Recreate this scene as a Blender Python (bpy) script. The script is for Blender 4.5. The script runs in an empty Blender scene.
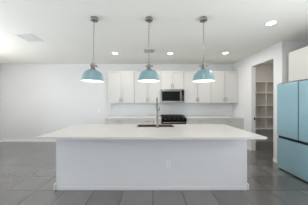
import bpy, bmesh, math, random
from mathutils import Vector, Matrix
random.seed(4)
PI = math.pi
S = bpy.context.scene
C = S.collection

# ------------------------------------------------------------------ camera, world, lights, exposure
cam_d = bpy.data.cameras.new('camera')
cam = bpy.data.objects.new('camera', cam_d); C.objects.link(cam)
cam.location = (0, 0, 1.385); cam.rotation_euler = (PI/2, 0, 0)
cam_d.sensor_width = 36; cam_d.lens = 150*36/308
cam_d.shift_x = 2.5/308; cam_d.clip_start = 0.02
S.camera = cam

W = bpy.data.worlds.new('sky'); S.world = W; W.use_nodes = True
bg = W.node_tree.nodes['Background']
bg.inputs[0].default_value = (0.80, 0.90, 1.0, 1); bg.inputs[1].default_value = 0.8

S.view_settings.view_transform = 'Standard'
S.view_settings.look = 'None'
S.view_settings.exposure = 0.0
S.view_settings.gamma = 1.0
S.view_settings.use_curve_mapping = False

TILT = 0.80   # aims the added door light upward to brighten the ceiling
P_REAR, P_LEFT, P_RIGHT = 82, 85, 50; GLOBE_E = 44
def area(name, loc, rot, sx, sy, power, col, spread=125):
    l = bpy.data.lights.new(name, 'AREA'); l.shape = 'RECTANGLE'; l.size = sx; l.size_y = sy
    l.energy = power; l.color = col; l.spread = math.radians(spread)
    o = bpy.data.objects.new(name, l); C.objects.link(o); o.location = loc; o.rotation_euler = rot
    return o
# fill lights at an added sliding door and two added windows, all unseen
area('fill_sliding_door', (-0.9, -3.05, 1.25), (PI/2 + TILT, 0, 0), 4.2, 2.3, P_REAR, (0.92, 0.96, 1.0))
area('fill_left_window', (-5.15, 1.6, 1.45), (PI/2 + 0.20, 0, -PI/2), 2.4, 1.5, P_LEFT, (0.86, 0.93, 1.0), 150)
area('fill_right_window', (2.82, 0.8, 1.45), (PI/2 + 0.35, 0, PI/2), 2.2, 1.5, P_RIGHT, (0.93, 0.96, 1.0), 170)
DOWNLIGHT_W = 10.5; P_NEAR = 4.0
PENDANT_W = 1.0

# ------------------------------------------------------------------ materials
def mat(name, col, rough=0.5, metal=0.0, spec=0.5, noise=0.0, nscale=8.0, bump=0.0, bscale=150.0, coat=0.0, emit=None, estr=0.0):
    m = bpy.data.materials.new(name); m.use_nodes = True
    nt = m.node_tree; b = nt.nodes['Principled BSDF']
    b.inputs['Base Color'].default_value = (*col, 1)
    b.inputs['Roughness'].default_value = rough
    b.inputs['Metallic'].default_value = metal
    b.inputs['Specular IOR Level'].default_value = spec
    b.inputs['Coat Weight'].default_value = coat
    if emit:
        b.inputs['Emission Color'].default_value = (*emit, 1); b.inputs['Emission Strength'].default_value = estr
    tc = nt.nodes.new('ShaderNodeTexCoord')
    n = nt.nodes.new('ShaderNodeTexNoise'); n.inputs['Scale'].default_value = nscale; n.inputs['Detail'].default_value = 4
    nt.links.new(tc.outputs['Object'], n.inputs['Vector'])
    if noise > 0:
        r = nt.nodes.new('ShaderNodeMapRange')
        r.inputs['To Min'].default_value = 1 - noise; r.inputs['To Max'].default_value = 1 + noise
        nt.links.new(n.outputs['Fac'], r.inputs['Value'])
        mx = nt.nodes.new('ShaderNodeVectorMath'); mx.operation = 'SCALE'
        mx.inputs[0].default_value = col
        nt.links.new(r.outputs['Result'], mx.inputs['Scale'])
        nt.links.new(mx.outputs['Vector'], b.inputs['Base Color'])
    if bump > 0:
        n2 = nt.nodes.new('ShaderNodeTexNoise'); n2.inputs['Scale'].default_value = bscale
        nt.links.new(tc.outputs['Object'], n2.inputs['Vector'])
        bp = nt.nodes.new('ShaderNodeBump'); bp.inputs['Strength'].default_value = bump; bp.inputs['Distance'].default_value = 0.002
        nt.links.new(n2.outputs['Fac'], bp.inputs['Height']); nt.links.new(bp.outputs['Normal'], b.inputs['Normal'])
    return m

def tile_mat(name, base, var, grout, w, h, ox, oy, axes, mortar, rough, offset=0.0, spec=0.5, cloud=0.18, coat=0.0):
    m = bpy.data.materials.new(name); m.use_nodes = True
    nt = m.node_tree; b = nt.nodes['Principled BSDF']; L = nt.links
    g = nt.nodes.new('ShaderNodeNewGeometry')
    sep = nt.nodes.new('ShaderNodeSeparateXYZ'); L.new(g.outputs['Position'], sep.inputs[0])
    cmb = nt.nodes.new('ShaderNodeCombineXYZ')
    L.new(sep.outputs[axes[0]], cmb.inputs[0]); L.new(sep.outputs[axes[1]], cmb.inputs[1])
    mp = nt.nodes.new('ShaderNodeMapping'); mp.inputs['Location'].default_value = (-ox + 40*w, -oy + 40*h, 0)
    L.new(cmb.outputs[0], mp.inputs[0])
    bt = nt.nodes.new('ShaderNodeTexBrick')
    bt.offset = offset; bt.squash = 1.0
    bt.inputs['Scale'].default_value = 1.0; bt.inputs['Brick Width'].default_value = w; bt.inputs['Row Height'].default_value = h
    bt.inputs['Mortar Size'].default_value = mortar; bt.inputs['Mortar Smooth'].default_value = 0.3; bt.inputs['Bias'].default_value = 0.0
    bt.inputs['Color1'].default_value = (*[c*(1-var) for c in base], 1)
    bt.inputs['Color2'].default_value = (*[c*(1+var) for c in base], 1)
    bt.inputs['Mortar'].default_value = (*grout, 1)
    L.new(mp.outputs[0], bt.inputs['Vector'])
    n = nt.nodes.new('ShaderNodeTexNoise'); n.inputs['Scale'].default_value = 3.2; n.inputs['Detail'].default_value = 6
    n.inputs['Distortion'].default_value = 0.8
    L.new(g.outputs['Position'], n.inputs['Vector'])
    r = nt.nodes.new('ShaderNodeMapRange'); r.inputs['To Min'].default_value = 1-cloud; r.inputs['To Max'].default_value = 1+cloud
    L.new(n.outputs['Fac'], r.inputs['Value'])
    mx = nt.nodes.new('ShaderNodeVectorMath'); mx.operation = 'SCALE'
    L.new(bt.outputs['Color'], mx.inputs[0]); L.new(r.outputs['Result'], mx.inputs['Scale'])
    L.new(mx.outputs['Vector'], b.inputs['Base Color'])
    b.inputs['Roughness'].default_value = rough; b.inputs['Specular IOR Level'].default_value = spec
    b.inputs['Coat Weight'].default_value = coat; b.inputs['Coat Roughness'].default_value = rough
    bp = nt.nodes.new('ShaderNodeBump'); bp.inputs['Strength'].default_value = 0.25; bp.inputs['Distance'].default_value = 0.003; bp.invert = True
    L.new(bt.outputs['Fac'], bp.inputs['Height']); L.new(bp.outputs['Normal'], b.inputs['Normal'])
    return m

M = {}
M['wall'] = mat('wall_paint', (0.735, 0.735, 0.737), 0.75, bump=0.08, bscale=220, noise=0.01)
M['ceil'] = mat('ceiling_paint', (0.93, 0.925, 0.87), 0.85, bump=0.08, bscale=180, noise=0.01)
M['trim'] = mat('trim_paint', (0.86, 0.86, 0.85), 0.4, noise=0.01)
M['floor'] = tile_mat('floor_tile', (0.132, 0.125, 0.121), 0.20, (0.045, 0.043, 0.042), 0.4575, 0.4575, 0.018, 2.366, (0, 1), 0.008, 0.20, spec=1.0, coat=0.55)
M['splash'] = tile_mat('backsplash_tile', (0.71, 0.715, 0.72), 0.015, (0.66, 0.66, 0.66), 0.305, 0.102, 0.0, 0.915, (0, 2), 0.0015, 0.22, offset=0.5, cloud=0.015)
M['cab'] = mat('white_cabinet_paint', (0.585, 0.58, 0.56), 0.38, noise=0.01)
M['island'] = mat('pale_grey_cabinet_paint', (0.70, 0.70, 0.72), 0.45, noise=0.01)
M['quartz'] = mat('white_quartz', (0.57, 0.555, 0.54), 0.22, noise=0.025, nscale=14)
M['quartz_lit_copy'] = mat('quartz_lit_copy', (0.68, 0.675, 0.665), 0.25, noise=0.02, nscale=14)  # island stone again, lightened to stand in for stronger light at the back
M['nickel'] = mat('brushed_nickel', (0.36, 0.35, 0.34), 0.32, 1.0, noise=0.04, nscale=40)
M['dnickel'] = mat('dark_nickel', (0.30, 0.28, 0.265), 0.40, 1.0, noise=0.05, nscale=40)
M['chain'] = mat('chain_nickel', (0.42, 0.41, 0.40), 0.35, 1.0, noise=0.04, nscale=40)
M['faucet'] = mat('satin_faucet_metal', (0.20, 0.195, 0.19), 0.42, 0.9, noise=0.04, nscale=40)
M['steel'] = mat('stainless_steel', (0.30, 0.295, 0.285), 0.30, 1.0, noise=0.03, nscale=30)
M['iron_knob'] = mat('grey_knob_metal', (0.12, 0.12, 0.118), 0.45, 0.8, noise=0.03)
M['black'] = mat('black_glass', (0.006, 0.006, 0.006), 0.3, spec=0.12, noise=0.05)
M['iron'] = mat('cast_iron', (0.018, 0.018, 0.018), 0.6, noise=0.1, bump=0.2)
M['dark'] = mat('dark_recess', (0.015, 0.016, 0.018), 0.5, noise=0.05)
M['blue'] = mat('blue_enamel', (0.20, 0.335, 0.362), 0.32, noise=0.02, coat=0.2)
M['lining'] = mat('white_enamel', (0.88, 0.88, 0.86), 0.45, noise=0.01)
M['fridge'] = mat('blue_glass_panel', (0.275, 0.435, 0.505), 0.14, noise=0.015, coat=0.3)
M['fbody'] = mat('fridge_grey_steel', (0.20, 0.22, 0.23), 0.4, 0.6, noise=0.03)
M['bulb'] = mat('lit_bulb', (1, 0.95, 0.88), 0.4, emit=(1.0, 0.93, 0.84), estr=12.0, noise=0.001)
M['lens'] = mat('lit_lens', (1, 1, 1), 0.4, emit=(1.0, 0.96, 0.90), estr=8.0, noise=0.001)
M['plastic'] = mat('white_plastic', (0.80, 0.80, 0.79), 0.4, noise=0.01)
M['vent'] = mat('grey_vent_metal', (0.52, 0.52, 0.51), 0.5, noise=0.02)
M['ventd'] = mat('vent_cavity', (0.10, 0.10, 0.10), 0.7, noise=0.05)
M['sink'] = mat('brown_composite', (0.085, 0.048, 0.030), 0.45, noise=0.12, nscale=60)
M['shelf'] = mat('shelf_paint', (0.80, 0.78, 0.74), 0.5, noise=0.01)
M['glass'] = mat('window_glass', (1, 1, 1), 0.02, noise=0.001)
M['glass'].node_tree.nodes['Principled BSDF'].inputs['Transmission Weight'].default_value = 1.0

# ------------------------------------------------------------------ mesh helpers
class B:
    """collects shapes into one bmesh"""
    def __init__(s): s.bm = bmesh.new()
    def box(s, x0, x1, y0, y1, z0, z1, bev=0.0, seg=2):
        r = bmesh.ops.create_cube(s.bm, size=1.0)
        vs = r['verts']
        for v in vs:
            v.co = Vector((x0 + (v.co.x+.5)*(x1-x0), y0 + (v.co.y+.5)*(y1-y0), z0 + (v.co.z+.5)*(z1-z0)))
        if bev > 0:
            es = list({e for v in vs for e in v.link_edges})
            bmesh.ops.bevel(s.bm, geom=es, offset=bev, segments=seg, affect='EDGES', profile=0.5)
        return s
    def lathe(s, prof, cx=0, cy=0, cz=0, n=40, axis='Z', cap0=False, cap1=False):
        rings = []
        for (r, z) in prof:
            ring = []
            for k in range(n):
                a = 2*PI*k/n
                p = (r*math.cos(a), r*math.sin(a), z)
                if axis == 'Y': p = (p[0], z, p[1])
                if axis == 'X': p = (z, p[0], p[1])
                ring.append(s.bm.verts.new((p[0]+cx, p[1]+cy, p[2]+cz)))
            rings.append(ring)
        for a, b in zip(rings, rings[1:]):
            for k in range(n):
                s.bm.faces.new((a[k], a[(k+1) % n], b[(k+1) % n], b[k]))
        if cap0: s.bm.faces.new(rings[0])
        if cap1: s.bm.faces.new(rings[-1])
        return s
    def tube(s, pts, r, n=12, caps=True):
        pts = [Vector(p) for p in pts]; rings = []
        up = None
        for i, p in enumerate(pts):
            d = (pts[min(i+1, len(pts)-1)] - pts[max(i-1, 0)]).normalized()
            if up is None:
                up = Vector((0, 0, 1)) if abs(d.z) < 0.9 else Vector((1, 0, 0))
            u = d.cross(up).normalized(); w = u.cross(d).normalized(); up = w
            rr = r[i] if isinstance(r, (list, tuple)) else r
            rings.append([s.bm.verts.new(p + u*rr*math.cos(2*PI*k/n) + w*rr*math.sin(2*PI*k/n)) for k in range(n)])
        for a, b in zip(rings, rings[1:]):
            for k in range(n):
                s.bm.faces.new((a[k], a[(k+1) % n], b[(k+1) % n], b[k]))
        if caps: s.bm.faces.new(rings[0]); s.bm.faces.new(rings[-1])
        return s
    def loop(s, pts, r, n=6):
        """closed ring of wire"""
        pts = [Vector(p) for p in pts]; N = len(pts); rings = []
        c = sum(pts, Vector())/N
        nrm = (pts[0]-c).cross(pts[N//4]-c).normalized()
        for i, p in enumerate(pts):
            d = (pts[(i+1) % N]-pts[i-1]).normalized(); u = d.cross(nrm).normalized()
            rings.append([s.bm.verts.new(p + u*r*math.cos(2*PI*k/n) + nrm*r*math.sin(2*PI*k/n)) for k in range(n)])
        for i in range(N):
            a, b = rings[i], rings[(i+1) % N]
            for k in range(n): s.bm.faces.new((a[k], a[(k+1) % n], b[(k+1) % n], b[k]))
        return s
    def slab_hole(s, X, Y, z0, z1):
        """X, Y: four values each; the middle cell is open"""
        v = [[[s.bm.verts.new((x, y, z)) for z in (z0, z1)] for y in Y] for x in X]
        for i in range(3):
            for j in range(3):
                if i == 1 and j == 1: continue
                for k in (0, 1):
                    s.bm.faces.new((v[i][j][k], v[i+1][j][k], v[i+1][j+1][k], v[i][j+1][k]))
        def wall(a, b): s.bm.faces.new((a[0], b[0], b[1], a[1]))
        for i in range(3):
            wall(v[i][0], v[i+1][0]); wall(v[i][3], v[i+1][3]); wall(v[0][i], v[0][i+1]); wall(v[3][i], v[3][i+1])
        wall(v[1][1], v[2][1]); wall(v[1][2], v[2][2]); wall(v[1][1], v[1][2]); wall(v[2][1], v[2][2])
        return s
    def build(s, name, m, parent=None, smooth=False):
        bmesh.ops.recalc_face_normals(s.bm, faces=s.bm.faces)
        me = bpy.data.meshes.new(name); s.bm.to_mesh(me); s.bm.free()
        o = bpy.data.objects.new(name, me); C.objects.link(o)
        me.materials.append(M[m] if isinstance(m, str) else m)
        if smooth:
            for p in me.polygons: p.use_smooth = True
        if parent: o.parent = parent
        return o

def tag(o, label, cat, group=None):
    o['label'] = label; o['category'] = cat
    if group: o['group'] = group
    return o
def thing(name, label, cat, loc=(0, 0, 0), rz=0, group=None):
    o = bpy.data.objects.new(name, None); C.objects.link(o); o.location = loc; o.rotation_euler = (0, 0, rz)
    o.empty_display_size = 0.1
    return tag(o, label, cat, group)
def struct(name, b, m, parent=None):
    o = b.build(name, m, parent)
    if not parent: o['kind'] = 'structure'
    return o
def copy_tree(o, parent=None):
    c = o.copy(); C.objects.link(c)
    if parent: c.parent = parent
    for ch in list(o.children): copy_tree(ch, c)
    return c

# ------------------------------------------------------------------ the room
H = 2.74; YB = 5.28; XL = -5.26; XR = 2.87; XO = 2.99; YF = -3.2; DT = 2.42
struct('floor', B().box(XL-.15, 4.75, YF-.15, YB+.15, -.1, 0), 'floor')
struct('ceiling', B().box(XL-.15, 4.75, YF-.15, YB+.15, H, H+.1), 'ceil')
struct('wall_back', B().box(XL-.15, 4.75, YB, YB+.15, 0, H), 'wall')
wl = B(); Y0, Y1, Z0, Z1 = 0.4, 2.8, 0.7, 2.2
wl.box(XL-.15, XL, YF, Y0, 0, H).box(XL-.15, XL, Y1, YB, 0, H).box(XL-.15, XL, Y0, Y1, 0, Z0).box(XL-.15, XL, Y0, Y1, Z1, H)
struct('wall_left', wl, 'wall')
w1 = B(); x0, x1 = XL-.10, XL-.05
w1.box(x0, x1, Y0, Y0+.05, Z0, Z1).box(x0, x1, Y1-.05, Y1, Z0, Z1).box(x0, x1, Y0+.05, Y1-.05, Z0, Z0+.05).box(x0, x1, Y0+.05, Y1-.05, Z1-.05, Z1).box(x0, x1, 1.58, 1.62, Z0+.05, Z1-.05)
wn = struct('added_window_left', w1, 'trim')  # unseen window, added to go with the left fill light
B().box(XL-.08, XL-.074, Y0+.05, Y1-.05, Z0+.05, Z1-.05).build('glass_pane', 'glass', wn)
w2 = B(); x0, x1 = XR+.04, XR+.09
w2.box(x0, x1, -.3, -.25, .7, 2.2).box(x0, x1, 1.85, 1.9, .7, 2.2).box(x0, x1, -.25, 1.85, .7, .75).box(x0, x1, -.25, 1.85, 2.15, 2.2).box(x0, x1, .78, .82, .75, 2.15)
wn2 = struct('added_window_right', w2, 'trim')  # unseen window, added so the right side and ceiling get more light
B().box(XR+.06, XR+.066, -.25, 1.85, .75, 2.15).build('glass_pane', 'glass', wn2)
wf = B(); X0, X1 = -3.0, 1.2
wf.box(XL-.15, X0, YF-.15, YF, 0, H).box(X1, 4.75, YF-.15, YF, 0, H).box(X0, X1, YF-.15, YF, 2.42, H)
struct('wall_front', wf, 'wall')
d1 = B(); y0, y1 = YF-.10, YF-.05
d1.box(X0, X0+.06, y0, y1, 0, 2.42).box(X1-.06, X1, y0, y1, 0, 2.42).box(X0+.06, X1-.06, y0, y1, 2.36, 2.42).box(X0+.06, X1-.06, y0, y1, 0, .06).box(-.94, -.86, y0, y1, .06, 2.36)
dn = struct('added_glass_door', d1, 'trim')  # unseen glass door, added to light the room from behind the camera
B().box(X0+.06, X1-.06, YF-.08, YF-.074, .06, 2.36).build('glass_pane', 'glass', dn)
# right wall: pantry doorway, refrigerator recess
DY0, DY1 = 3.53, 4.31; RY0, RY1 = 2.14, 3.30; RX = 3.62
wr = B()
wr.box(XR, XO, DY1, YB, 0, H).box(XR, XO, DY0, DY1, DT, H).box(XR, XO, RY1, DY0, 0, H)
wr.box(XO, RX, RY1, RY1+.12, 0, H).box(RX, RX+.12, RY0-.12, RY1+.12, 0, H)
wr.box(XO, RX, RY0-.12, RY0, 0, H).box(XR, XO, YF, -.3, 0, H).box(XR, XO, 1.9, RY0, 0, H).box(XR, XO, -.3, 1.9, 0, .7).box(XR, XO, -.3, 1.9, 2.2, H)
struct('wall_right', wr, 'wall')
struct('wall_pantry', B().box(4.55, 4.75, RY1, YB, 0, H).box(RX+.12, 4.55, RY1, RY1+.12, 0, H), 'wall')
# baseboards
bh = 0.085
struct('baseboard_back', B().box(XL, -1.46, YB-.013, YB, 0, bh, .003), 'trim')
struct('baseboard_left', B().box(XL, XL+.013, YF, YB-.013, 0, bh, .003), 'trim')
struct('baseboard_right', B().box(XR-.013, XR, DY1, 4.655, 0, bh, .003).box(XR-.013, XR, RY1, DY0, 0, bh, .003), 'trim')
struct('backsplash', B().box(-1.445, XR-.001, YB-.010, YB, .9155, 1.369), 'splash')

# ------------------------------------------------------------------ cabinets
def shaker(parent, x0, x1, z0, z1, m, name='door', fr=0.058, yf=-0.02):
    b = B(); r = min(fr, (z1-z0)*.3)
    b.box(x0, x0+fr, yf, -.001, z0, z1, .0015).box(x1-fr, x1, yf, -.001, z0, z1, .0015)
    b.box(x0+fr, x1-fr, yf, -.001, z0, z0+r, .0015).box(x0+fr, x1-fr, yf, -.001, z1-r, z1, .0015)
    b.box(x0+fr-.002, x1-fr+.002, yf+.007, -.002, z0+r-.002, z1-r+.002)
    return b.build(name, m, parent)
def pull(parent, x, z, vert, L=0.13, yf=-0.02, m='nickel'):
    b = B(); h = L/2; y = yf-.028
    if vert:
        b.tube([(x, y, z-h), (x, y, z+h)], .0065)
        for s in (-.7, .7): b.tube([(x, yf-.0005, z+s*h), (x, y, z+s*h)], .005)
    else:
        b.tube([(x-h, y, z), (x+h, y, z)], .0065)
        for s in (-.7, .7): b.tube([(x+s*h, yf-.0005, z), (x+s*h, y, z)], .005)
    return b.build('handle', m, parent, True)

def wall_cabinet(x0, x1, z0, z1, label, group='white wall cabinets', y=None, depth=0.305, loc=None, rz=0, flat=False):
    w = x1-x0; h = z1-z0
    t = thing('wall_cabinet', label, 'cabinet', loc or (x0, YB-depth-.001, z0), rz, group)
    B().box(.0008, w-.0008, 0, depth, 0, h, .001).build('cabinet_body', 'cab', t)
    g = .005
    for s, (a, c) in enumerate(((g, w/2-g), (w/2+g, w-g))):
        if flat:
            B().box(a, c, -.02, -.001, .003, h-.003, .002).build('door', 'cab', t); continue
        d = shaker(t, a, c, .003, h-.003, 'cab')
        pull(d, (c-.03) if s == 0 else (a+.03), .11, True)
    return t
ZU0, ZU1 = 1.37, 2.437
XS = [-1.44, -.565, .31, 1.07, 1.97, 2.868]
wall_cabinet(XS[0], XS[1], ZU0, ZU1, 'white wall cabinet at the left end of the upper row')
wall_cabinet(XS[1]+.0005, XS[2]-.0005, ZU0, ZU1, 'white wall cabinet just left of the microwave')
wall_cabinet(XS[2]+.0005, XS[3]-.0005, 1.822, ZU1, 'short white wall cabinet directly above the microwave')
wall_cabinet(XS[3]+.0005, XS[4]-.0005, ZU0, ZU1, 'white wall cabinet just right of the microwave')
wall_cabinet(XS[4], XS[5], ZU0, ZU1, 'white wall cabinet at the right end of the upper row, against side wall')
wall_cabinet(0, .94, 1.82, 2.437, 'white cabinet mounted above the blue refrigerator', None, None, .70, (2.912, 3.17, 1.82), -PI/2, True)

YC = 4.675   # front of base cabinet bodies
def base_cabinet(x0, x1, label):
    w = x1-x0; dp = YB-.012-YC
    t = thing('base_cabinet', label, 'cabinet', (x0, YC, 0), 0, 'white base cabinets along the back wall')
    B().box(.0008, w-.0008, 0, dp, .10, .884, .001).build('cabinet_body', 'cab', t)
    B().box(.002, w-.002, .06, dp-.01, 0, .0995).build('toe_kick', 'cab', t)
    g = .005
    d = shaker(t, g, w-g, .70, .866, 'cab', 'drawer', .05); pull(d, w/2, .80, False, .16)
    for s, (a, c) in enumerate(((g, w/2-g), (w/2+g, w-g))):
        dd = shaker(t, a, c, .106, .696, 'cab'); pull(dd, (c-.03) if s == 0 else (a+.03), .60, True)
    return t
base_cabinet(-1.45, -.566, 'white base cabinet at the left end of the back counter')
base_cabinet(-.565, .3095, 'white base cabinet just left of the black range')
base_cabinet(1.0705, 1.969, 'white base cabinet just right of the black range')
base_cabinet(1.970, 2.868, 'white base cabinet at the right end of the back counter')
tag(B().box(-1.475, .3105, YC-.028, YB-.0105, .8845, .915, .002).build('worktop', 'quartz_lit_copy'),
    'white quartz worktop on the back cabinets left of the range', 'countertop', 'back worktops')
tag(B().box(1.0695, XR-.001, YC-.028, YB-.0105, .8845, .915, .002).build('worktop', 'quartz_lit_copy'),
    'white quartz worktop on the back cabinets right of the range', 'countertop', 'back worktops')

# ------------------------------------------------------------------ kitchen island
IX0, IX1, IY0, IY1 = -1.508, 1.512, 2.372, 3.22
isl = thing('kitchen_island', 'long pale kitchen island in the middle of the tiled floor', 'island', (0, 2.8, 0))
b = B(); oy = -2.8
b.box(IX0, IX1, IY0+oy, IY0+oy+.02, 0, .8805, .0015)
b.box(IX0, IX0+.02, IY0+oy+.02, IY1+oy-.02, 0, .8805).box(IX1-.02, IX1, IY0+oy+.02, IY1+oy-.02, 0, .8805)
b.box(IX0, IX1, IY1+oy-.02, IY1+oy, .10, .8805).box(IX0+.02, IX1-.02, IY0+oy+.02, IY1+oy-.02, .10, .12)
b.box(IX0+.02, IX1-.02, IY1+oy-.08, IY1+oy-.065, 0, .10)
b.build('body', 'island', isl)
B().box(IX0+.012, IX1, IY0+oy-.006, IY0+oy-.0003, 0, .055, .002).build('baseboard', 'island', isl)
B().box(IX0-.034, IX0-.0003, IY0+oy-.014, IY1+oy-.09, 0, .10, .006).build('baseboard', 'cab', isl)
B().box(IX1+.0003, IX1+.026, IY0+oy-.014, IY1+oy-.09, 0, .10, .006).build('baseboard', 'cab', isl)
# kitchen-side doors (facing the range)
wd = (IX1-IX0)/6
for k in range(6):
    x = IX0 + k*wd
    bb = B(); yy = IY1+oy
    fr = .055; a, c = x+.002, x+wd-.002
    bb.box(a, a+fr, yy+.0005, yy+.02, .106, .872).box(c-fr, c, yy+.0005, yy+.02, .106, .872)
    bb.box(a+fr, c-fr, yy+.0005, yy+.02, .106, .106+fr).box(a+fr, c-fr, yy+.0005, yy+.02, .872-fr, .872).box(a+fr, c-fr, yy+.0005, yy+.01, .106+fr, .872-fr)
    dr = bb.build('door', 'island', isl)
    hx = c-.03 if k % 2 == 0 else a+.03
    B().tube([(hx, yy+.045, .66), (hx, yy+.045, .80)], .006).tube([(hx, yy+.02, .68), (hx, yy+.045, .68)], .005).tube([(hx, yy+.02, .78), (hx, yy+.045, .78)], .005).build('handle', 'nickel', dr, True)
# outlet on the front panel
ox, oz = .262, .405
ou = B().box(ox-.036, ox+.036, IY0+oy-.006, IY0+oy-.0003, oz-.058, oz+.058, .002).build('outlet', 'plastic', isl)
ob = B()
for dz in (-.02, .02):
    for dx in (-.006, .006): ob.box(ox+dx-.0015, ox+dx+.0015, IY0+oy-.0068, IY0+oy-.0061, oz+dz-.006, oz+dz+.006)
    ob.lathe([(.003, 0), (.003, .0007)], ox, IY0+oy-.0068, oz+dz-.012, 10, 'Y', True, True)
ob.build('socket_holes', 'dark', ou)
# countertop with the sink cut-out
SX0, SX1, SY0, SY1 = -.272, .428, 2.885, 3.150
top = B().slab_hole((-1.571, SX0, SX1, 1.573), (2.044, SY0, SY1, 3.25), .881, .915).build('island_countertop', 'quartz')
md = top.modifiers.new('bevel', 'BEVEL'); md.width = .003; md.segments = 2; md.limit_method = 'ANGLE'
tag(top, 'large white quartz countertop with a sink cut-out on the island', 'countertop')
sk = thing('sink', 'dark brown drop-in sink set in the island countertop', 'sink', (0, 0, .68))
b = B(); t = .012; zt = .2352; q = .0012; a0, a1, c0, c1 = SX0+q, SX1-q, SY0+q, SY1-q
b.box(a0, a0+t, c0, c1, 0, zt).box(a1-t, a1, c0, c1, 0, zt).box(a0+t, a1-t, c0, c0+t, 0, zt).box(a0+t, a1-t, c1-t, c1, 0, zt).box(a0+t, a1-t, c0+t, c1-t, 0, t)
b.build('basin', 'sink', sk)
b = B(); f = .014
b.slab_hole((a0-f, a0+t, a1-t, a1+f), (c0-f, c0+t, c1-t, c1+f), .2356, .2405).build('rim', 'sink', sk)
B().lathe([(.045, 0), (.045, .003), (.03, .003), (.028, .001), (.005, .001)], .08, 3.02, t+.0003, 24, 'Z', True, True).build('drain', 'steel', sk, True)
# faucet
fx, fy = .108, 2.828
fa = thing('faucet', 'tall slender brushed nickel gooseneck faucet standing by the island sink', 'faucet', (fx, fy, .9153))
B().lathe([(.027, 0), (.027, .012), (.020, .018), (.0175, .02), (.0175, .375), (.016, .385), (.012, .388)], n=24, cap0=True, cap1=True).build('body', 'faucet', fa, True)
pts = [(0, 0, .38), (0, 0, .47)]
for k in range(1, 13):
    a = PI*k/12; pts.append((0, .085-.085*math.cos(a), .47+.085*math.sin(a)))
pts.append((0, .17, .40))
B().tube(pts, .0120, 14).build('spout', 'faucet', fa, True)
B().lathe([(.015, .30), (.018, .31), (.017, .40), (.0135, .41)], 0, .17, 0, 20, 'Z', True, True).build('spray_head', 'faucet', fa, True)
B().tube([(.02, 0, .33), (.045, 0, .33)], .010, 12).tube([(.036, 0, .33), (.040, -.015, .36), (.045, -.05, .39)], .006, 10).build('lever', 'faucet', fa, True)
sd = thing('soap_dispenser', 'short nickel soap dispenser on the island behind the sink', 'soap dispenser', (.045, 3.200, .9153))
B().lathe([(.022, 0), (.022, .006), (.014, .010), (.014, .040), (.010, .044)], n=20, cap0=True, cap1=True).build('base', 'nickel', sd, True)
B().tube([(0, 0, .042), (0, 0, .070), (0, -.012, .075), (0, -.055, .068)], .0085, 12).build('nozzle', 'nickel', sd, True)

# ------------------------------------------------------------------ microwave
mw = thing('microwave', 'stainless over-the-range microwave with black door under the short cabinet', 'microwave', (.312, 4.885, 1.378))
w, hh = .756, .442
B().box(.001, w-.001, .03, YB-4.885-.011, 0, hh-.001, .002).build('body', 'steel', mw)
B().box(.001, w-.001, 0, .0295, hh-.042, hh-.001, .003).build('vent_strip', 'steel', mw)
gr = B()
for k in range(3): gr.box(.03, w-.03, -.0015, -.0002, hh-.034+k*.010, hh-.030+k*.010)
gr.build('vent_slots', 'dark', mw)
dr = B()
dr.box(.001, .668, 0, .0295, .001, .058, .003).box(.001, .668, 0, .0295, .372, hh-.043, .003).box(.001, .028, 0, .0295, .0585, .3715, .002).box(.618, .668, 0, .0295, .0585, .3715, .002)
dr = dr.build('door', 'steel', mw)
B().box(.0285, .6175, .004, .02, .059, .371, .001).build('door_window', 'black', dr)
B().tube([(.642, -.038, .06), (.642, -.04, .37)], .010, 14).tube([(.642, -.001, .085), (.642, -.039, .085)], .008).tube([(.642, -.001, .345), (.642, -.039, .345)], .008).build('handle', 'steel', mw, True)
cp = B().box(.670, w-.001, 0, .0295, .062, hh-.043, .002).build('control_panel', 'black', mw)
B().box(.670, w-.001, 0, .0295, .001, .061, .002).build('lower_trim', 'steel', mw)
bt = B()
for i in range(5):
    for j in range(3): bt.box(.682+j*.021, .682+j*.021+.015, -.0012, -.0002, .085+i*.034, .085+i*.034+.018)
bt.build('keypad', mat('keypad_grey', (.12, .12, .12), .4, noise=.02), cp)
B().box(.682, .740, -.0012, -.0002, .29, .33).build('display', mat('display_glass', (.03, .04, .05), .1, noise=.02), cp)

# ------------------------------------------------------------------ range
rg = thing('range', 'black gas range with cast iron grates set between the base cabinets', 'stove', (.3115, 4.60, 0))
w = .757; D = YB-.012-4.60
B().box(0, w, .045, D, .05, .905, .003).build('body', 'steel', rg)
B().box(-.0005, w+.0005, .02, D-.05, .9055, .921, .003).build('cooktop', 'black', rg)
B().box(.02, w-.02, D-.048, D-.002, .9055, .955, .004).build('back_vent', 'iron', rg)
for k in range(3):
    g = B(); xa = .015+k*(w-.03)/3+.003; xb = .015+(k+1)*(w-.03)/3-.003; ya, yb = .09, D-.06
    for (p, q) in (((xa, ya), (xb, ya)), ((xb, ya), (xb, yb)), ((xb, yb), (xa, yb)), ((xa, yb), (xa, ya))):
        g.box(min(p[0], q[0])-.007, max(p[0], q[0])+.007, min(p[1], q[1])-.007, max(p[1], q[1])+.007, .948, .968, .002)
    for s in range(1, 4):
        yy = ya + (yb-ya)*s/4; g.box(xa, xb, yy-.006, yy+.006, .950, .968, .002)
    xm = (xa+xb)/2; g.box(xm-.006, xm+.006, ya, yb, .950, .968, .002)
    for px in (xa, xb):
        for py in (ya, yb): g.box(px-.006, px+.006, py-.006, py+.006, .9213, .95)
    g.build('grate', 'iron', rg)
for (px, py) in ((.14, .20), (.14, .48), (w/2, .34), (w-.14, .20), (w-.14, .48)):
    B().lathe([(.05, 0), (.05, .012), (.036, .013), (.036, .022), (.005, .023)], px, py, .9213, 20, 'Z', True, True).build('burner', 'iron', rg, True)
B().box(-.003, w+.003, -.045, .044, .800, .905, .008).build('control_panel', 'black', rg)
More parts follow.
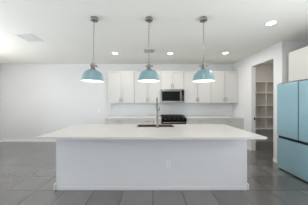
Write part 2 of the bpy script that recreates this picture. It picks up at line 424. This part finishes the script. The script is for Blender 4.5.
for k in range(5):
    B().lathe([(.018, 0), (.018, -.006), (.015, -.008), (.013, -.030), (.004, -.032)], .10+k*(w-.2)/4, -.0455, .884, 20, 'Y', True, True).build('knob', 'iron_knob', rg, True)
od = B().box(.003, w-.003, 0, .044, .245, .79, .004).build('oven_door', 'black', rg)
B().tube([(.04, -.060, .775), (w-.04, -.060, .775)], .014, 14).tube([(.07, -.0003, .765), (.07, -.05, .775)], .010).tube([(w-.07, -.0003, .765), (w-.07, -.05, .775)], .010).build('handle', 'steel', od, True)
B().box(.12, w-.12, -.0012, -.0003, .36, .64).build('oven_window', 'black', od)
B().box(.003, w-.003, 0, .044, .055, .24, .004).build('drawer', 'steel', rg)
for px in (.05, w-.05):
    for py in (.08, D-.06): B().lathe([(.018, 0), (.018, .0495)], px, py, 0, 12, 'Z', True, True).build('foot', 'iron', rg)

# ------------------------------------------------------------------ refrigerator (faces the island)
fr = thing('refrigerator', 'large pale blue glass-front french-door refrigerator in the wall recess', 'refrigerator', (2.66, 3.18, 0), -PI/2)
w = .915; FH = 1.77
B().box(.004, w-.004, .072, .90, .032, FH-.012, .004).build('cabinet', 'fbody', fr)
B().box(.01, w-.01, .0703, .0717, .035, FH-.015).build('gasket', 'dark', fr)
B().box(w/2-.0095, w/2+.0095, .012, .0698, .70, FH-.004).build('center_flap', 'dark', fr)
B().box(.015, w-.015, .03, .88, .004, .0318).build('kick_plate', 'dark', fr)
for (a, c) in ((0, w/2-.010), (w/2+.010, w)):
    d = B().box(a, c, 0, .07, .698, FH, .004).build('door', 'fridge', fr)
    B().box(a+.006, c-.006, .024, .068, .6695, .6976, .001).build('handle_recess', 'dark', d)
dw = B().box(0, w, 0, .07, .030, .645, .004).build('freezer_drawer', 'fridge', fr)
B().box(.006, w-.006, .026, .068, .6455, .669, .001).build('handle_recess', 'dark', dw)
for px in (.06, w-.06):
    B().box(px-.045, px+.045, .02, .16, FH+.0003, FH+.018, .004).build('hinge_cover', 'fbody', fr)

# ------------------------------------------------------------------ pantry shelving
ps = thing('pantry_shelving', 'built-in white shelving with one upright on the pantry back wall', 'shelf', (XO, 4.92, 0))
SD = YB-4.92-.001; SW = 4.548-XO
for z in (2.08, 1.71, 1.30, .905, .525):
    bb = B().box(.001, SW, 0, SD, z-.022, z, .002).build('shelf', 'shelf', ps)
SZ = (.525, .905, 1.30, 1.71, 2.08)
dv = B()
for a, c in zip(SZ, SZ[1:]): dv.box(3.765-XO-.012, 3.765-XO+.012, .002, SD, a+.0003, c-.0223)
dv.build('upright', 'shelf', ps)
for z in SZ: B().box(.001, .018, .02, SD, z-.06, z-.0223).build('shelf_cleat', 'shelf', ps)
stp = thing('strike_plate', 'small black strike plate on the pantry doorway jamb', 'door hardware', (2.965, DY1, .915))
B().box(-.022, .018, -.004, -.0003, -.04, .04, .0012).build('plate', 'dark', stp)
B().tube([(-.024, -.0043, -.02), (-.026, -.012, -.02), (-.026, -.012, .02), (-.024, -.0043, .02)], .004, 8).build('lip', 'dark', stp)

# ------------------------------------------------------------------ pendants
def make_pendant(label):
    t = thing('pendant_lamp', label, 'pendant lamp', (0, 0, 1.726), 0, 'blue dome pendant lamps above the island')
    zc = H-1.726
    B().lathe([(.050, zc-.0006), (.052, zc-.004), (.062, zc-.022), (.062, zc-.036), (.056, zc-.048), (.030, zc-.056), (.012, zc-.060), (.010, zc-.072), (.004, zc-.074)], n=36, cap0=True, cap1=True).build('canopy', 'dnickel', t, True)
    zt = .300; ch = B(); z = zt; k = 0; L = .030; R = .0075
    while z + L < zc-.062:
        pts = []
        for i in range(16):
            a = 2*PI*i/16; u = R*math.cos(a); v = R*math.sin(a) + (L/2-R)*(1 if math.sin(a) > 0 else -1) if abs(math.sin(a)) > 1e-6 else 0
            p = (u, 0, z+L/2+v) if k % 2 == 0 else (0, u, z+L/2+v)
            pts.append(p)
        ch.loop(pts, .0022, 6); z += L-.0065; k += 1
    ch.tube([(.004, .003, zt-.01), (-.004, -.003, (zt+zc)/2), (.003, .003, zc-.070)], .0025, 6)
    ch.build('chain', 'chain', t, True)
    # socket holder: cap, neck, cross yoke with thumb knobs
    B().lathe([(.010, .298), (.024, .292), (.028, .280), (.024, .272), (.022, .264), (.030, .254), (.031, .215), (.034, .205), (.042, .192), (.062, .178), (.062, .170)], n=28, cap0=True, cap1=True).build('socket_holder', 'dnickel', t, True)
    for a in (0.35, 0.35+2*PI/3, 0.35+4*PI/3):
        c, s = math.cos(a), math.sin(a); y = B()
        y.tube([(c*.022, s*.022, .246), (c*.058, s*.058, .246)], .007, 8)
        y.tube([(c*.050, s*.050, .246), (c*.053, s*.053, .246), (c*.064, s*.064, .246), (c*.066, s*.066, .246)], [.007, .015, .015, .007], 10)
        y.build('thumb_screw', 'dnickel', t, True)
    out = [(.058, .176), (.078, .173), (.100, .164), (.122, .146), (.140, .120), (.153, .088), (.162, .054), (.168, .026), (.174, .009), (.178, .002), (.178, 0)]
    inn = [(max(r-.004, .05), z-.003 if z > .1 else z) for r, z in out]
    B().lathe(out, n=56).build('shade', 'blue', t, True)
    B().lathe([(.178, 0), (.172, .0005)] + [p for p in reversed(inn[:-2])] + [(.004, .168)], n=56).build('shade_lining', 'lining', t, True)
    bl = []
    for i in range(13):
        a = PI*i/12; bl.append((max(.032*math.sin(a), .002), .075-.032*math.cos(a)))
    bl[-1] = (.014, .120); bl[-2] = (.016, .108)
    B().lathe(bl, n=20, cap0=True, cap1=True).build('bulb', 'bulb', t, True)
    return t
p0 = make_pendant('blue dome pendant lamp over the left end of the island')
pend = [p0]
for lab in ('blue dome pendant lamp over the middle of the island, above the faucet', 'blue dome pendant lamp over the right end of the island, nearest the refrigerator'):
    c = copy_tree(p0); c['label'] = lab; pend.append(c)
for p, x in zip(pend, (-.940, -.042, .832)):
    p.location = (x, 2.40, 1.726)
    l = bpy.data.lights.new('pendant_glow', 'POINT'); l.energy = PENDANT_W; l.color = (1, .93, .84); l.shadow_soft_size = .03
    o = bpy.data.objects.new('pendant_glow', l); C.objects.link(o); o.location = (x, 2.40, 1.735)
pend[0].rotation_euler = (0, math.radians(1.3), 0)

# ------------------------------------------------------------------ ceiling lights and vents
def make_downlight(label):
    t = thing('recessed_light', label, 'ceiling light', (0, 0, H), 0, 'recessed ceiling lights')
    B().lathe([(.070, -.0005), (.071, -.006), (.088, -.004), (.092, -.0005)], n=36).build('trim_ring', 'trim', t, True)
    B().lathe([(.0695, -.003), (.03, -.0045), (.002, -.005)], n=36, cap1=True).build('lens', 'lens', t, True)
    return t
DL = [(-1.0, 4.13, 'lit round ceiling light over the aisle, left of the middle pendant'),
      (.515, 4.13, 'lit round ceiling light over the aisle, in front of the microwave'),
      (2.02, 4.10, 'lit round ceiling light near the upper cabinets at the right end'),
      (2.04, 2.56, 'lit round ceiling light nearest the refrigerator')]
d0 = None
def downlamp(x, y, e, col=(1, .95, .88)):
    l = bpy.data.lights.new('downlight', 'AREA'); l.shape = 'DISK'; l.size = .13; l.energy = e; l.color = col
    o = bpy.data.objects.new('downlight', l); C.objects.link(o); o.location = (x, y, H-.012)
for x, y, lab in DL:
    if d0 is None: d0 = make_downlight(lab); o = d0
    else: o = copy_tree(d0); o['label'] = lab
    o.location = (x, y, H)
    downlamp(x, y, DOWNLIGHT_W)
for x, lab in ((-1.0, 'added unseen ceiling light in front of the island, left'), (.515, 'added unseen ceiling light in front of the island, middle'), (2.04, 'added unseen ceiling light in front of the island, right')):
    o = copy_tree(d0); o['label'] = lab; o.location = (x, 1.0, H); downlamp(x, 1.0, P_NEAR)  # out-of-view downlights, added to brighten the right side and foreground
pl = copy_tree(d0); pl['label'] = 'added unseen ceiling light inside the pantry'; pl.location = (3.75, 4.1, H)  # out-of-view downlight, added to brighten the pantry interior
P_PANTRY = 7.0
downlamp(3.75, 4.1, P_PANTRY, (1, .88, .74))

def vent(name, label, x0, x1, y0, y1, n, m, md, cat='vent', along='x'):
    cx, cy = (x0+x1)/2, (y0+y1)/2; hx, hy = (x1-x0)/2, (y1-y0)/2
    t = thing(name, label, cat, (cx, cy, H))
    f = .022
    B().box(-hx, hx, -hy, -hy+f, -.010, -.0005, .002).box(-hx, hx, hy-f, hy, -.010, -.0005, .002).box(-hx, -hx+f, -hy+f, hy-f, -.010, -.0005, .002).box(hx-f, hx, -hy+f, hy-f, -.010, -.0005, .002).build('frame', m, t)
    B().box(-hx+f, hx-f, -hy+f, hy-f, -.002, -.0005).build('backing', md, t)
    s = B()
    for k in range(n):
        yy = -hy+f + (k+.5)*(2*hy-2*f)/n
        s.box(-hx+f, hx-f, yy-.004, yy+.004, -.009, -.0022)
    s.build('slats', m, t)
    return t
vent('ceiling_vent', 'small grey ceiling vent over the aisle behind the middle pendant chain', -.19, .06, 3.80, 4.06, 7, 'vent', 'ventd')
vent('return_vent', 'pale return air vent in the ceiling at upper left', -2.72, -2.38, 2.95, 3.32, 14, 'plastic', 'vent')

# unseen globe lamp, added to light the left side and back wall
gp = thing('added_globe_lamp', 'added white globe lamp lighting the left side, out of view', 'pendant lamp', (-4.2, 3.2, 2.05))
zc = H-2.05
B().lathe([(.065, zc-.0005), (.065, zc-.02), (.05, zc-.03), (.01, zc-.035)], n=32, cap0=True, cap1=True).build('canopy', 'nickel', gp, True)
B().tube([(0, 0, .165), (0, 0, zc-.034)], .006).build('rod', 'nickel', gp, True)
B().lathe([(.15*math.sin(PI*k/20)+.001, -.15*math.cos(PI*k/20)) for k in range(21)], n=40, cap0=True, cap1=True).build('globe', mat('lit_globe', (1, 1, 1), .4, emit=(1, .97, .93), estr=GLOBE_E, noise=.001), gp, True)
B().lathe([(.03, .1505), (.03, .17), (.01, .175)], n=20, cap0=True, cap1=True).build('fitter', 'nickel', gp, True)

# ------------------------------------------------------------------ wall plate
sp = thing('switch_plate', 'white switch plate on the wall left of the cabinets', 'light switch', (-1.85, YB, 1.11))
B().box(-.036, .036, -.006, -.0003, -.058, .058, .002).build('plate', 'plastic', sp)
B().box(-.016, .016, -.009, -.0062, -.033, .033, .002).build('rocker', 'plastic', sp)
